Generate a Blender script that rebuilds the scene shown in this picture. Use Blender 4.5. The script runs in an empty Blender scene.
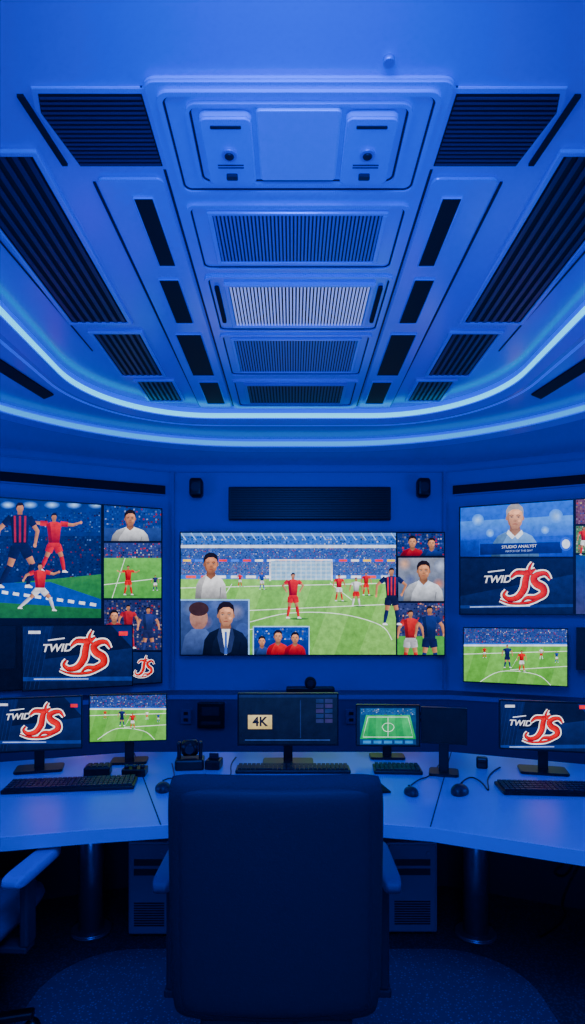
import bpy, bmesh, math, random
from mathutils import Vector, Matrix
random.seed(7)
F=600.0; CX=292.5; HV=610.0; EYE=1.6      # lens calibration of the surveyed photograph
S=bpy.context.scene
COL=S.collection

def lin(c):
    out=[]
    for v in c[:3]:
        v=max(0,v)/255.0
        out.append(v/12.92 if v<=0.04045 else ((v+0.055)/1.055)**2.4)
    return (out[0],out[1],out[2],1.0)
def slin(c):   # display primaries: richer chroma & contrast
    r=lin(c); l=.2126*r[0]+.7152*r[1]+.0722*r[2]
    return tuple(1.15*max(0.0,l+(x-l)*1.18)**1.12 for x in r[:3])+(1.0,)

# ---------------------------------------------------------------- materials
def mat(name,rgb,rough=0.5,metal=0.0,noise=0.0,nscale=30,bump=0.0,emit=None,es=0.0,spec=0.5):
    m=bpy.data.materials.new(name); m.use_nodes=True
    nt=m.node_tree; b=nt.nodes['Principled BSDF']
    c=lin(rgb)
    b.inputs['Base Color'].default_value=c
    b.inputs['Roughness'].default_value=rough
    b.inputs['Metallic'].default_value=metal
    b.inputs['Specular IOR Level'].default_value=spec
    if noise>0 or bump>0:
        tc=nt.nodes.new('ShaderNodeTexCoord'); n=nt.nodes.new('ShaderNodeTexNoise')
        n.inputs['Scale'].default_value=nscale; n.inputs['Detail'].default_value=3
        nt.links.new(tc.outputs['Object'],n.inputs['Vector'])
        if noise>0:
            r=nt.nodes.new('ShaderNodeMix'); r.data_type='RGBA'
            r.inputs[6].default_value=tuple(x*(1-noise) for x in c[:3])+(1,)
            r.inputs[7].default_value=tuple(min(1,x*(1+noise)) for x in c[:3])+(1,)
            nt.links.new(n.outputs['Fac'],r.inputs[0]); nt.links.new(r.outputs[2],b.inputs['Base Color'])
        if bump>0:
            bp=nt.nodes.new('ShaderNodeBump'); bp.inputs['Strength'].default_value=bump; bp.inputs['Distance'].default_value=0.01
            nt.links.new(n.outputs['Fac'],bp.inputs['Height']); nt.links.new(bp.outputs['Normal'],b.inputs['Normal'])
    if emit:
        b.inputs['Emission Color'].default_value=lin(emit); b.inputs['Emission Strength'].default_value=es
    return m
def speckle(name,ca,cb,scale,thr,rough):
    m=bpy.data.materials.new(name); m.use_nodes=True; nt=m.node_tree; b=nt.nodes['Principled BSDF']
    tc=nt.nodes.new('ShaderNodeTexCoord'); v=nt.nodes.new('ShaderNodeTexVoronoi'); v.inputs['Scale'].default_value=scale
    nt.links.new(tc.outputs['Object'],v.inputs['Vector'])
    mr=nt.nodes.new('ShaderNodeMapRange'); mr.inputs['From Min'].default_value=thr; mr.inputs['From Max'].default_value=thr+0.15
    nt.links.new(v.outputs['Distance'],mr.inputs['Value'])
    mx=nt.nodes.new('ShaderNodeMix'); mx.data_type='RGBA'; mx.inputs[6].default_value=lin(cb); mx.inputs[7].default_value=lin(ca)
    nt.links.new(mr.outputs['Result'],mx.inputs[0]); nt.links.new(mx.outputs[2],b.inputs['Base Color']); b.inputs['Roughness'].default_value=rough
    return m

M={}
M['ceil']=mat('ceiling_paint',(108,145,222),0.2,0.0,0.05,3)
M['ceilpanel']=mat('ceiling_panel_gloss',(130,165,234),0.2,0.15,0.05,4)
M['seam']=mat('seam_dark',(6,10,40),0.6)
M['black']=mat('louver_black',(10,14,42),0.4)
M['slatdim']=mat('louver_navy_shaded',(22,30,80),0.35)  # navy darkened so the shallow vent slats look shaded and recessed
M['recess']=mat('recess_black',(2,3,10),0.7)
M['slatblue']=mat('slat_blue',(100,122,200),0.35,0.3)
M['plate']=mat('access_plate_satin',(165,185,240),0.3,0.2)
M['slatlit']=mat('slat_white_glow',(245,247,252),0.35,0.0,emit=(190,202,225),es=0.42)  # self-glow added so the grille slats look brightly lit
M['wall']=mat('wall_paint',(80,114,192),0.45,0.0,0.06,2)
M['wallpanel']=mat('wall_panel',(70,100,178),0.4)
M['ledge']=mat('ledge_laminate',(36,52,112),0.4)
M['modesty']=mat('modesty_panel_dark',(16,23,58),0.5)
M['floor']=speckle('carpet',(26,32,62),(44,54,92),90,0.35,0.95)
M['chairmat']=speckle('chair_mat_vinyl',(52,64,108),(105,120,170),70,0.16,0.5)
M['desk']=mat('desk_laminate',(150,178,222),0.3,0,0.05,6)
M['deskedge']=mat('desk_edge',(170,192,235),0.3)
M['plastic']=mat('black_plastic',(8,10,22),0.35)
M['plastic2']=mat('dark_plastic',(24,28,52),0.4)
M['key']=mat('keycap',(22,27,58),0.45)
M['metal']=mat('brushed_metal',(120,130,165),0.3,0.8)
M['fabric']=mat('chair_fabric',(20,27,60),0.85,0,0.3,300,0.25)
M['fabric2']=mat('chair_shell',(20,27,62),0.7,0,0.2,300,0.15)
M['armpad']=mat('arm_pad',(44,56,108),0.5)
M['tower']=mat('tower_case',(100,115,165),0.4,0.1)
M['towerface']=mat('tower_front',(80,95,145),0.4,0.1)
M['led']=mat('led_strip',(0,40,120),0.4,emit=(0,205,255),es=2.2)
M['led2']=mat('led_strip_soft',(0,30,120),0.4,emit=(0,165,255),es=1.3)
M['ledglow']=mat('led_glow_band',(40,90,220),0.4,emit=(0,85,255),es=0.65)  # emissive blue imitating the LED glow on the ceiling step faces
M['cove']=mat('cove_paint',(90,140,230),0.35)
def screen_mat(strength):
    m=bpy.data.materials.new('screen_pixels'); m.use_nodes=True
    nt=m.node_tree; b=nt.nodes['Principled BSDF']
    b.inputs['Base Color'].default_value=(0.004,0.004,0.006,1); b.inputs['Roughness'].default_value=0.35
    b.inputs['Specular IOR Level'].default_value=0.2
    a=nt.nodes.new('ShaderNodeAttribute'); a.attribute_name='Col'
    tc=nt.nodes.new('ShaderNodeTexCoord'); n=nt.nodes.new('ShaderNodeTexNoise'); n.inputs['Scale'].default_value=16; n.inputs['Detail'].default_value=5; n.inputs['Roughness'].default_value=0.65
    nt.links.new(tc.outputs['Object'],n.inputs['Vector'])
    mr=nt.nodes.new('ShaderNodeMapRange'); mr.inputs['From Min'].default_value=0.3; mr.inputs['From Max'].default_value=0.7; mr.inputs['To Min'].default_value=0.7; mr.inputs['To Max'].default_value=1.25
    nt.links.new(n.outputs['Fac'],mr.inputs['Value'])
    vm=nt.nodes.new('ShaderNodeVectorMath'); vm.operation='SCALE'
    nt.links.new(a.outputs['Color'],vm.inputs[0]); nt.links.new(mr.outputs['Result'],vm.inputs['Scale'])
    nt.links.new(vm.outputs['Vector'],b.inputs['Emission Color']); b.inputs['Emission Strength'].default_value=strength
    try: m.cycles.emission_sampling='NONE'
    except Exception: pass
    return m
M['px']=screen_mat(1.5)

# ---------------------------------------------------------------- mesh helpers
def new_obj(name,me,parent=None,mats=(),loc=(0,0,0),rot=(0,0,0),smooth=False):
    o=bpy.data.objects.new(name,me); COL.objects.link(o)
    o.location=loc; o.rotation_euler=rot
    for m in mats: me.materials.append(m)
    if parent: o.parent=parent
    if smooth:
        for p in me.polygons: p.use_smooth=True
    return o
def empty(name,loc=(0,0,0),rz=0.0):
    o=bpy.data.objects.new(name,None); COL.objects.link(o); o.empty_display_size=0.1
    o.location=loc; o.rotation_euler=(0,0,rz); return o
def bm_box(bm,c,s,bev=0.0,rot=None,seg=2):
    r=bmesh.ops.create_cube(bm,size=1.0); vs=r['verts']
    bmesh.ops.scale(bm,vec=s,verts=vs)
    if bev>0:
        es=list({e for v in vs for e in v.link_edges})
        rr=bmesh.ops.bevel(bm,geom=es,offset=bev,segments=seg,affect='EDGES',profile=0.5)
        vs=list({v for f in rr['faces'] for v in f.verts}|{v for v in vs if v.is_valid})
    if rot: bmesh.ops.rotate(bm,cent=(0,0,0),matrix=rot,verts=vs)
    bmesh.ops.translate(bm,vec=c,verts=vs)
def finish(bm,name,parent,m,smooth=False,loc=(0,0,0),rot=(0,0,0)):
    me=bpy.data.meshes.new(name); bm.to_mesh(me); bm.free()
    return new_obj(name,me,parent,[m] if not isinstance(m,(list,tuple)) else m,loc,rot,smooth)
def box(name,c,s,m,parent=None,bev=0.0,rot=None,loc=(0,0,0),seg=2):
    bm=bmesh.new(); bm_box(bm,c,s,bev,rot,seg); return finish(bm,name,parent,m,loc=loc)
def boxes(name,lst,m,parent=None,bev=0.0):
    bm=bmesh.new()
    for it in lst: bm_box(bm,it[0],it[1],bev,it[2] if len(it)>2 else None,1)
    return finish(bm,name,parent,m)
def cyl(name,c,r,h,m,parent=None,axis='Z',r2=None,seg=32,bev=0.0):
    bm=bmesh.new(); bmesh.ops.create_cone(bm,cap_ends=True,segments=seg,radius1=r,radius2=r if r2 is None else r2,depth=h)
    if bev>0:
        es=[e for e in bm.edges if len(e.link_faces)==2 and any(len(f.verts)>4 for f in e.link_faces)]
        bmesh.ops.bevel(bm,geom=es,offset=bev,segments=3,affect='EDGES')
    if axis=='X': bmesh.ops.rotate(bm,matrix=Matrix.Rotation(math.pi/2,3,'Y'),verts=bm.verts)
    if axis=='Y': bmesh.ops.rotate(bm,matrix=Matrix.Rotation(math.pi/2,3,'X'),verts=bm.verts)
    bmesh.ops.translate(bm,vec=c,verts=bm.verts)
    for f in bm.faces: f.smooth=len(f.verts)==4
    return finish(bm,name,parent,m)
def prism(name,poly,z0,z1,m,parent=None,bev=0.0):
    bm=bmesh.new()
    vs=[bm.verts.new((x,y,z0)) for x,y in poly]; f=bm.faces.new(vs)
    r=bmesh.ops.extrude_face_region(bm,geom=[f])
    ex=[g for g in r['geom'] if isinstance(g,bmesh.types.BMVert)]
    bmesh.ops.translate(bm,vec=(0,0,z1-z0),verts=ex)
    bmesh.ops.recalc_face_normals(bm,faces=bm.faces)
    if bev>0:
        es=[e for e in bm.edges if abs(e.verts[0].co.z-e.verts[1].co.z)<1e-6]
        bmesh.ops.bevel(bm,geom=es,offset=bev,segments=3,affect='EDGES')
    return finish(bm,name,parent,m)
def rrect(cx,cy,w,h,r,n=8):
    pts=[]
    for (sx,sy,a0) in ((1,1,0),(-1,1,90),(-1,-1,180),(1,-1,270)):
        for i in range(n+1):
            a=math.radians(a0+90*i/n)
            pts.append((cx+sx*(w/2-r)+r*math.cos(a),cy+sy*(h/2-r)+r*math.sin(a)))
    return pts
def pillow(name,w,h,t,m,parent,loc,rot=(0,0,0),cx=0.12,cz=0.06,bend=0.0,taper=0.0,n=24,pw=7):
    bm=bmesh.new(); g={}
    for side in (0,1):
        for i in range(n+1):
            for j in range(n+1):
                s=-1+2*i/n; r=-1+2*j/n
                s=math.copysign(abs(s)**0.6,s); r=math.copysign(abs(r)**0.6,r)
                edge=(i in (0,n)) or (j in (0,n))
                if side==1 and edge: g[(1,i,j)]=g[(0,i,j)]; continue
                x=w/2*s*(1-cx*abs(r)**10)*(1+taper*r); z=h/2*r*(1-cz*abs(s)**10)
                th=t/2*math.sqrt(max(0,1-abs(s)**pw))*math.sqrt(max(0,1-abs(r)**pw))
                y=(th if side else -th)+bend*(s*s)
                g[(side,i,j)]=bm.verts.new((x,y,z))
    for side in (0,1):
        for i in range(n):
            for j in range(n):
                q=[g[(side,i,j)],g[(side,i+1,j)],g[(side,i+1,j+1)],g[(side,i,j+1)]]
                if side: q.reverse()
                bm.faces.new(q)
    return finish(bm,name,parent,m,True,loc,rot)
def tube(name,pts,r,m,parent=None):
    cu=bpy.data.curves.new(name,'CURVE'); cu.dimensions='3D'; cu.bevel_depth=r; cu.bevel_resolution=3
    sp=cu.splines.new('NURBS'); sp.points.add(len(pts)-1)
    for p,q in zip(sp.points,pts): p.co=(q[0],q[1],q[2],1)
    sp.use_endpoint_u=True; sp.order_u=3
    cu.materials.append(m)
    o=bpy.data.objects.new(name,cu); COL.objects.link(o)
    if parent: o.parent=parent
    return o

# ---------------------------------------------------------------- room shell
BL=(-1.225,6.0); BR=(1.545,6.0); K=0.466
SL=(-3.6,6.0-K*(3.6-1.225)); SR=(3.6,6.0-K*(3.6-1.545))
REAR=-1.6
room=[(-3.6,REAR),(3.6,REAR),SR,BR,BL,SL]
def wall(name,a,b,z0,z1,m):
    d=Vector((b[0]-a[0],b[1]-a[1],0)); L=d.length; ang=math.atan2(d.y,d.x)
    e=new_obj(name,bpy.data.meshes.new(name),None,[m])
    bm=bmesh.new(); bm_box(bm,(L/2,0.05,(z0+z1)/2),(L+0.02,0.1,z1-z0)); bm.to_mesh(e.data); bm.free()
    e.location=(a[0],a[1],0); e.rotation_euler=(0,0,ang); return e
wall('wall_back',BL,BR,0,3.1,M['wall'])
wall('wall_left_angled',SL,BL,0,3.1,M['wall'])
wall('wall_right_angled',BR,SR,0,3.1,M['wall'])
wall('wall_left',(-3.6,REAR),SL,0,3.1,M['wall'])
wall('wall_right',SR,(3.6,REAR),0,3.1,M['wall'])
wall('wall_front',(3.6,REAR),(-3.6,REAR),0,3.1,M['wall'])
prism('floor',[(-3.8,-1.8),(3.8,-1.8),(3.8,6.3),(-3.8,6.3)],-0.05,0,M['floor'])

def ray_poly(c,ang,poly):
    dx,dy=math.cos(ang),math.sin(ang); best=0
    for i in range(len(poly)):
        x1,y1=poly[i]; x2,y2=poly[(i+1)%len(poly)]
        ex,ey=x2-x1,y2-y1; den=dx*ey-dy*ex
        if abs(den)<1e-9: continue
        t=((x1-c[0])*ey-(y1-c[1])*ex)/den; s=((x1-c[0])*dy-(y1-c[1])*dx)/den
        if -1e-6<=s<=1+1e-6 and t>best: best=t
    return (c[0]+dx*best,c[1]+dy*best)
C0=(0.0,2.2); N=360
ring1=rrect(0.0,(4.77-0.9)/2,3.02,4.77+0.9,0.9,24)
ring2=rrect(0.0,(5.34-1.3)/2,5.0,5.34+1.3,2.15,32)
big=[(x*1.02,(y-2.2)*1.02+2.2) for x,y in room]
A1=[ray_poly(C0,2*math.pi*i/N,ring1) for i in range(N)]
A2=[ray_poly(C0,2*math.pi*i/N,ring2) for i in range(N)]
A3=[ray_poly(C0,2*math.pi*i/N,big) for i in range(N)]
Z1,Z2,Z3=3.2,3.12,3.05
def shrink(A,d): # offset towards centre
    out=[]
    for x,y in A:
        v=Vector((x-C0[0],y-C0[1])); L=v.length; v*= (L-d)/L
        out.append((C0[0]+v.x,C0[1]+v.y))
    return out
bm=bmesh.new()
def ringverts(A,z): return [bm.verts.new((x,y,z)) for x,y in A]
def bridge(a,b,mi):
    for i in range(N):
        f=bm.faces.new([a[i],a[(i+1)%N],b[(i+1)%N],b[i]]); f.material_index=mi; f.smooth=False
r1t=ringverts(A1,Z1)
f=bm.faces.new(r1t); f.material_index=0
r1b=ringverts(A1,Z2); bridge(r1t,r1b,2)
r1o=ringverts(shrink(A1,-0.10),Z2-0.012); bridge(r1b,r1o,1)
r1p=ringverts(shrink(A1,-0.10),Z2+0.0); bridge(r1o,r1p,1)
r1q=ringverts(shrink(A1,-0.16),Z2+0.0); bridge(r1p,r1q,0)
r1s=ringverts(shrink(A1,-0.19),Z2+0.0); bridge(r1q,r1s,2)  # glowing band stands in for the LED reflection arc on the soffit
r2t=ringverts(A2,Z2); bridge(r1s,r2t,0)
r2b=ringverts(A2,Z3); bridge(r2t,r2b,2)
r2l=ringverts(shrink(A2,-0.12),Z3-0.012); bridge(r2b,r2l,1)
r2m=ringverts(shrink(A2,-0.12),Z3); bridge(r2l,r2m,1)
r3=ringverts(A3,Z3); bridge(r2m,r3,0)
finish(bm,'ceiling',None,[M['ceil'],M['cove'],M['ledglow']])
def led_ring(name,A,za,zb,m,off=0.012):
    bm=bmesh.new(); B=shrink(A,off)
    loops=[[bm.verts.new((x,y,z)) for x,y in P] for P,z in ((A,zb),(B,zb),(B,za),(A,za))]
    for k in range(4):
        a=loops[k]; b=loops[(k+1)%4]
        for i in range(N): bm.faces.new([a[i],a[(i+1)%N],b[(i+1)%N],b[i]])
    return finish(bm,name,None,m)
led_ring('led_strip_light',A1,Z2+0.008,Z2+0.040,M['led'])
led_ring('led_strip_light',A2,Z3+0.010,Z3+0.046,M['led2'])

# ---------------------------------------------------------------- ceiling fittings
def frame_bars(x0,x1,y0,y1,z,w,t):
    return [(((x0+x1)/2,y0-w/2,z-t/2),(x1-x0+2*w,w,t)),(((x0+x1)/2,y1+w/2,z-t/2),(x1-x0+2*w,w,t)),
            ((x0-w/2,(y0+y1)/2,z-t/2),(w,y1-y0,t)),((x1+w/2,(y0+y1)/2,z-t/2),(w,y1-y0,t))]
def louver(name,x0,x1,y0,y1,n,axis,slat,back,frame,z=Z1,fw=0.018,t=0.035,tilt=35,fill=0.55):
    e=empty(name,((x0+x1)/2,(y0+y1)/2,z)); cx,cy=(x0+x1)/2,(y0+y1)/2
    X0,X1,Y0,Y1=x0-cx,x1-cx,y0-cy,y1-cy
    boxes('frame',frame_bars(X0,X1,Y0,Y1,0,fw,t),frame,e,0.003)
    box('back_plate',(0,0,-0.003),(x1-x0,y1-y0,0.006),back,e)
    L=[]
    for i in range(n):
        if axis=='Y':
            p=X0+(X1-X0)*(i+0.5)/n; w=(X1-X0)/n*fill
            L.append(((p,0,-t*0.5),(w,(Y1-Y0),t*0.35)))
        else:
            p=Y0+(Y1-Y0)*(i+0.5)/n; w=(Y1-Y0)/n*fill
            L.append(((0,p,-t*0.5),((X1-X0),w,0.004),Matrix.Rotation(math.radians(tilt),3,'X')))
    boxes('slats',L,slat,e); return e
CC=0.02
prism('ceiling_spine_panel',rrect(CC,3.25,0.95,2.92,0.04),Z1-0.02,Z1,M['ceilpanel'],bev=0.006)
for sx in (-1,1):
    prism('ceiling_seam_strip',rrect(CC+sx*0.482,3.26,0.012,2.86,0.005),Z1-0.006,Z1,M['seam'])
    prism('ceiling_side_panel',rrect(CC+sx*0.62,3.46,0.25,2.5,0.03),Z1-0.012,Z1,M['ceilpanel'],bev=0.004)
    prism('ceiling_seam_strip',[(CC+sx*.755,2.24),(CC+sx*.765,2.24),(CC+sx*.75,4.7),(CC+sx*.742,4.7)],Z1-0.006,Z1,M['seam'])
    # thin seams framing the outer louvres
    prism('ceiling_seam_strip',[(CC+sx*1.30,2.1),(CC+sx*1.307,2.1),(CC+sx*1.257,3.7),(CC+sx*1.25,3.7)],Z1-0.005,Z1,M['seam'])
zc=Z1-0.02
def tray(x0,x1,y0,y1,z,w=0.016,t=0.010,m=None,name='ceiling_tray',gap=True):
    e=empty(name,((x0+x1)/2,(y0+y1)/2,z))
    def ringmesh(nm,w0,h0,w1,h1,r0,r1,t,mm):
        po=rrect(0,0,w0,h0,r0); pi=rrect(0,0,w1,h1,r1)
        bm=bmesh.new(); n=len(po)
        A=[bm.verts.new((x,y,0)) for x,y in po]; B=[bm.verts.new((x,y,-t)) for x,y in po]
        Cc=[bm.verts.new((x,y,-t)) for x,y in pi]; D=[bm.verts.new((x,y,0)) for x,y in pi]
        for P,Q in ((A,B),(B,Cc),(Cc,D)):
            for i in range(n): bm.faces.new([P[i],P[(i+1)%n],Q[(i+1)%n],Q[i]])
        bmesh.ops.recalc_face_normals(bm,faces=bm.faces); finish(bm,nm,e,mm)
    W,H=x1-x0,y1-y0
    ringmesh('rim',W,H,W-2*w,H-2*w,0.04,0.03,t,m or M['ceilpanel'])
    if gap: ringmesh('shadow_gap',W-2*w+.002,H-2*w+.002,W-2*w-.014,H-2*w-.014,0.03,0.024,0.003,M['seam'])
    return e
tray(CC-0.44,CC+0.44,1.82,2.27,zc,name='ceiling_service_tray')
tray(CC-0.36,CC+0.36,1.86,2.22,zc,0.012,0.012,name='ceiling_service_tray')
pl=empty('ceiling_access_plate',(CC,2.03,zc))
prism('plate',rrect(0,0,0.27,0.31,0.012),-0.018,0,M['plate'],pl,0.004)
for sx in (-1,1):
    e=empty('ceiling_camera_module',(CC+sx*0.235,2.04,zc))
    prism('body',rrect(0,0,0.17,0.30,0.025),-0.03,0,M['ceilpanel'],e,0.006)
    cyl('lens',(0,-0.0,-0.036),0.016,0.014,M['black'],e,bev=0.003)
    cyl('lens_ring',(0,-0.0,-0.033),0.026,0.010,M['slatblue'],e)
    prism('tab',rrect(0,-0.115,0.10,0.010,0.004),-0.034,-0.03,M['black'],e)
    prism('connector',rrect(0,0.10,0.04,0.02,0.006),-0.042,-0.03,M['plastic2'],e)
    boxes('vents',[((0,0.05+0.012*k,-0.031),(0.09,0.003,0.003)) for k in range(2)],M['seam'],e)
louver('ceiling_air_grille',CC-0.34,CC+0.34,2.39,2.71,44,'Y',M['slatblue'],M['seam'],M['ceilpanel'],zc,0.02,0.012)
tray(CC-0.44,CC+0.44,2.33,2.78,zc)
louver('ceiling_air_grille',CC-0.33,CC+0.36,2.90,3.30,40,'Y',M['slatlit'],M['recess'],M['ceilpanel'],zc,0.02,0.022,fill=.5)
tray(CC-0.44,CC+0.46,2.83,3.39,zc)
for sx in (-1,1):
    prism('ceiling_slot',rrect(CC+0.01+sx*0.400,3.10,0.022,0.36,0.01),zc-0.012,zc,M['recess'])
louver('ceiling_air_grille',CC-0.36,CC+0.36,3.50,3.96,44,'Y',M['slatblue'],M['seam'],M['ceilpanel'],zc,0.02,0.012)
tray(CC-0.44,CC+0.44,3.43,4.03,zc)
louver('ceiling_air_grille',CC-0.34,CC+0.34,4.20,4.56,30,'Y',M['slatdim'],M['recess'],M['slatblue'],zc,0.02,0.014)
tray(CC-0.44,CC+0.44,4.12,4.64,zc)
zs=Z1-0.012
for sx in (-1,1):
    for (y0,y1,a,b) in ((2.31,2.76,.56,.63),(2.88,3.31,.57,.66),(3.45,4.05,.55,.69),(4.17,4.60,.54,.67)):
        x0,x1=(CC-b,CC-a) if sx<0 else (CC+a,CC+b)
        louver('ceiling_slot_vent',x0,x1,y0,y1,5 if b-a>.1 else 3,'Y',M['black'],M['recess'],M['ceilpanel'],zs,0.006,0.008)
    for (y0,y1,a,b,n) in ((2.10,3.32,.93,1.24,7),(3.45,4.07,.90,1.17,7),(4.17,4.56,.86,1.10,7)):
        x0,x1=(CC-b,CC-a) if sx<0 else (CC+a,CC+b)
        louver('ceiling_louver_vent',x0,x1,y0,y1,n,'Y',M['slatdim'],M['recess'],M['ceilpanel'],Z1,0.022,0.016,fill=0.45)
    # corner vents: trapezoid with cut outer edge
    e=empty('ceiling_corner_vent',(CC+sx*0.65,2.0,Z1))
    q=[(sx*-.165,-.15),(sx*.155,-.15),(sx*.175,-.08),(sx*.13,.15),(sx*-.165,.15)]
    qo=[(x*1.09,y*1.13) for x,y in q]
    if sx<0: q=q[::-1]; qo=qo[::-1]
    prism('surround',qo,-0.008,0,M['ceilpanel'],e,0.002)
    prism('recess',q,-0.010,0,M['recess'],e)
    L=[]
    for i in range(16):
        y=-.138+.276*i/15; xo=(.155+.02*(y+.15)/.07) if y<-.08 else .175-.045*(y+.08)/.23
        xo-=.004; L.append(((sx*(xo-.16)/2,y,-0.0125),(xo+.16,0.007,0.004)))
    boxes('slats',L,M['slatdim'],e)
    prism('ceiling_slot',[(CC+sx*.855,1.86),(CC+sx*.875,1.86),(CC+sx*.845,2.15),(CC+sx*.825,2.15)],Z1-0.01,Z1,M['recess'])
    prism('ceiling_soffit_slot',[(sx*1.78,3.55),(sx*1.90,3.55),(sx*1.78,4.30),(sx*1.68,4.22)],Z2-0.01,Z2,M['recess'])
prism('ceiling_seam_strip',[(-0.42,1.80),(0.46,1.80),(0.46,1.806),(-0.42,1.806)],Z1-0.004,Z1,M['seam'])
cyl('smoke_detector',(0.28,1.74,Z1-0.008),0.016,0.016,M['slatblue'])

# ---------------------------------------------------------------- survey helpers
def ray(u,v): return Vector(((u-CX)/F,1.0,(HV-v)/F))
def on_desk(u,v,z=0.75):
    Y=(EYE-z)*F/(v-HV); return ((u-CX)*Y/F,Y)

class Screen:
    """flat panel display; pictures are real flat coloured pieces lying on its face"""
    def __init__(s,name,px,py,rz,u0,v0,u1,v1,depth=0.05,bez=0.012,stand=None,casem=None):
        d=Vector((math.cos(rz),math.sin(rz),0)); n=Vector((math.sin(rz),-math.cos(rz),0))
        s.p=Vector((px,py,0)); s.n=n; s.d=d; s.k=0; s.clip=None
        a=s.world(u0,v0); b=s.world(u1,v1)
        c=(a+b)/2; s.c=c; s.rz=rz
        s.root=empty(name,c,rz); s.W=(b-a).dot(d); s.H=a.z-b.z
        W,H=s.W,s.H
        box('housing',(0,depth/2+0.001,0),(W+2*bez,depth,H+2*bez),casem or M['plastic'],s.root,0.004)
        boxes('bezel',[((0,-0.001,H/2+bez/2),(W+2*bez,0.014,bez)),((0,-0.001,-H/2-bez/2),(W+2*bez,0.014,bez)),
             ((-W/2-bez/2,-0.001,0),(bez,0.014,H)),((W/2+bez/2,-0.001,0),(bez,0.014,H))],M['plastic'],s.root)
        s.V=[];s.Fc=[];s.Cc=[]
        if stand:
            zb=-(c.z-0.75)
            nh=H*0.2
            box('neck',(0,depth+0.02,(zb-nh)/2+0.0),(0.05,0.022,abs(zb)-nh+0.0),M['plastic'],s.root,0.004)
            box('hinge',(0,depth+0.012,-nh*0.5),(0.10,0.03,0.10),M['plastic'],s.root,0.004)
            w,dp=stand
            prism('base',rrect(0,depth+0.02,w,dp,0.02),zb+0.0,zb+0.014,M['plastic'],s.root,0.003)
    def world(s,u,v):
        r=ray(u,v); o=Vector((0,0,EYE)); t=s.p.dot(s.n)/ (r.dot(s.n)) ; return o+r*t
    def loc(s,u,v):
        w=s.world(u,v)-s.c; return (w.dot(s.d),w.z)
    def emit(s,P):
        def cut(P,ax,lim,keep_less):
            out=[]
            for i in range(len(P)):
                a=P[i];b=P[(i+1)%len(P)]
                ia=(a[ax]<=lim) if keep_less else (a[ax]>=lim); ib=(b[ax]<=lim) if keep_less else (b[ax]>=lim)
                if ia: out.append(a)
                if ia!=ib:
                    t=(lim-a[ax])/(b[ax]-a[ax])
                    out.append((a[0]+(b[0]-a[0])*t,a[1]+(b[1]-a[1])*t,tuple(a[2][k]+(b[2][k]-a[2][k])*t for k in range(4))))
            return out
        if s.clip:
            for ax,lim,kl in ((0,s.clip[0],False),(0,s.clip[2],True),(1,s.clip[1],False),(1,s.clip[3],True)):
                P=cut(P,ax,lim,kl)
                if len(P)<3: return
        Q=[]
        for u,v,c in P:
            x,z=s.loc(u,v); Q.append((x,z,c))
        for ax,lim,kl in ((0,-s.W/2,False),(0,s.W/2,True),(1,-s.H/2,False),(1,s.H/2,True)):
            Q=cut(Q,ax,lim,kl)
            if len(Q)<3: return
        y=-0.0006-s.k*0.00005; b=len(s.V)
        for x,z,c in Q: s.V.append((x,y,z)); s.Cc.append(c)
        s.Fc.append(tuple(range(b,b+len(Q))))
    def poly(s,pts,col,col2=None):
        s.k+=1
        c1=slin(col); c2=slin(col2) if col2 else c1
        vs=[p[1] for p in pts]; v0,v1=min(vs),max(vs); P=[]
        for p in pts:
            t=(p[1]-v0)/max(1e-6,v1-v0); P.append((p[0],p[1],tuple(c1[i]*(1-t)+c2[i]*t for i in range(4))))
        s.emit(P)
    def rect(s,u0,v0,u1,v1,col,col2=None): s.poly([(u0,v0),(u1,v0),(u1,v1),(u0,v1)],col,col2)
    def ell(s,x,y,rx,ry,col,col2=None,n=20,a0=0,a1=360,rot=0):
        P=[]
        m=n if a1-a0>=360 else n+1
        for i in range(m):
            a=math.radians(a0+(a1-a0)*i/n); X,Y=rx*math.cos(a),ry*math.sin(a); r=math.radians(rot)
            P.append((x+X*math.cos(r)-Y*math.sin(r),y+X*math.sin(r)+Y*math.cos(r)))
        s.poly(P,col,col2)
    def glow(s,x,y,rx,ry,col,base,n=6):
        for i in range(n):
            t=(i+1)/n; f=1-(i/n); s.ell(x,y,rx*f,ry*f,[base[k]*(1-t)+col[k]*t for k in range(3)],n=16)
    def stroke(s,pts,ws,col,smooth=True,col2=None):
        P=pts; W=list(ws) if hasattr(ws,'__len__') else [ws]*len(pts)
        if smooth and len(P)>2:
            Q=[];WW=[]
            for i in range(len(P)-1):
                p0=P[max(0,i-1)];p1=P[i];p2=P[i+1];p3=P[min(len(P)-1,i+2)]
                for k in range(5):
                    t=k/5
                    Q.append(tuple(0.5*((2*p1[j])+(-p0[j]+p2[j])*t+(2*p0[j]-5*p1[j]+4*p2[j]-p3[j])*t*t+(-p0[j]+3*p1[j]-3*p2[j]+p3[j])*t**3) for j in (0,1)))
                    WW.append(W[i]*(1-t)+W[i+1]*t)
            Q.append(P[-1]);WW.append(W[-1]); P,W=Q,WW
        s.k+=1
        L=[];R=[]
        for i in range(len(P)):
            a=P[max(0,i-1)];b=P[min(len(P)-1,i+1)]
            dx,dy=b[0]-a[0],b[1]-a[1]; l=math.hypot(dx,dy) or 1
            nx,ny=-dy/l,dx/l
            L.append((P[i][0]+nx*W[i]/2,P[i][1]+ny*W[i]/2)); R.append((P[i][0]-nx*W[i]/2,P[i][1]-ny*W[i]/2))
        c=slin(col); cs=slin(col2) if col2 else c
        for i in range(len(P)-1):
            s.emit([L[i]+(c,),L[i+1]+(c,),R[i+1]+(cs,),R[i]+(cs,)])
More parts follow.
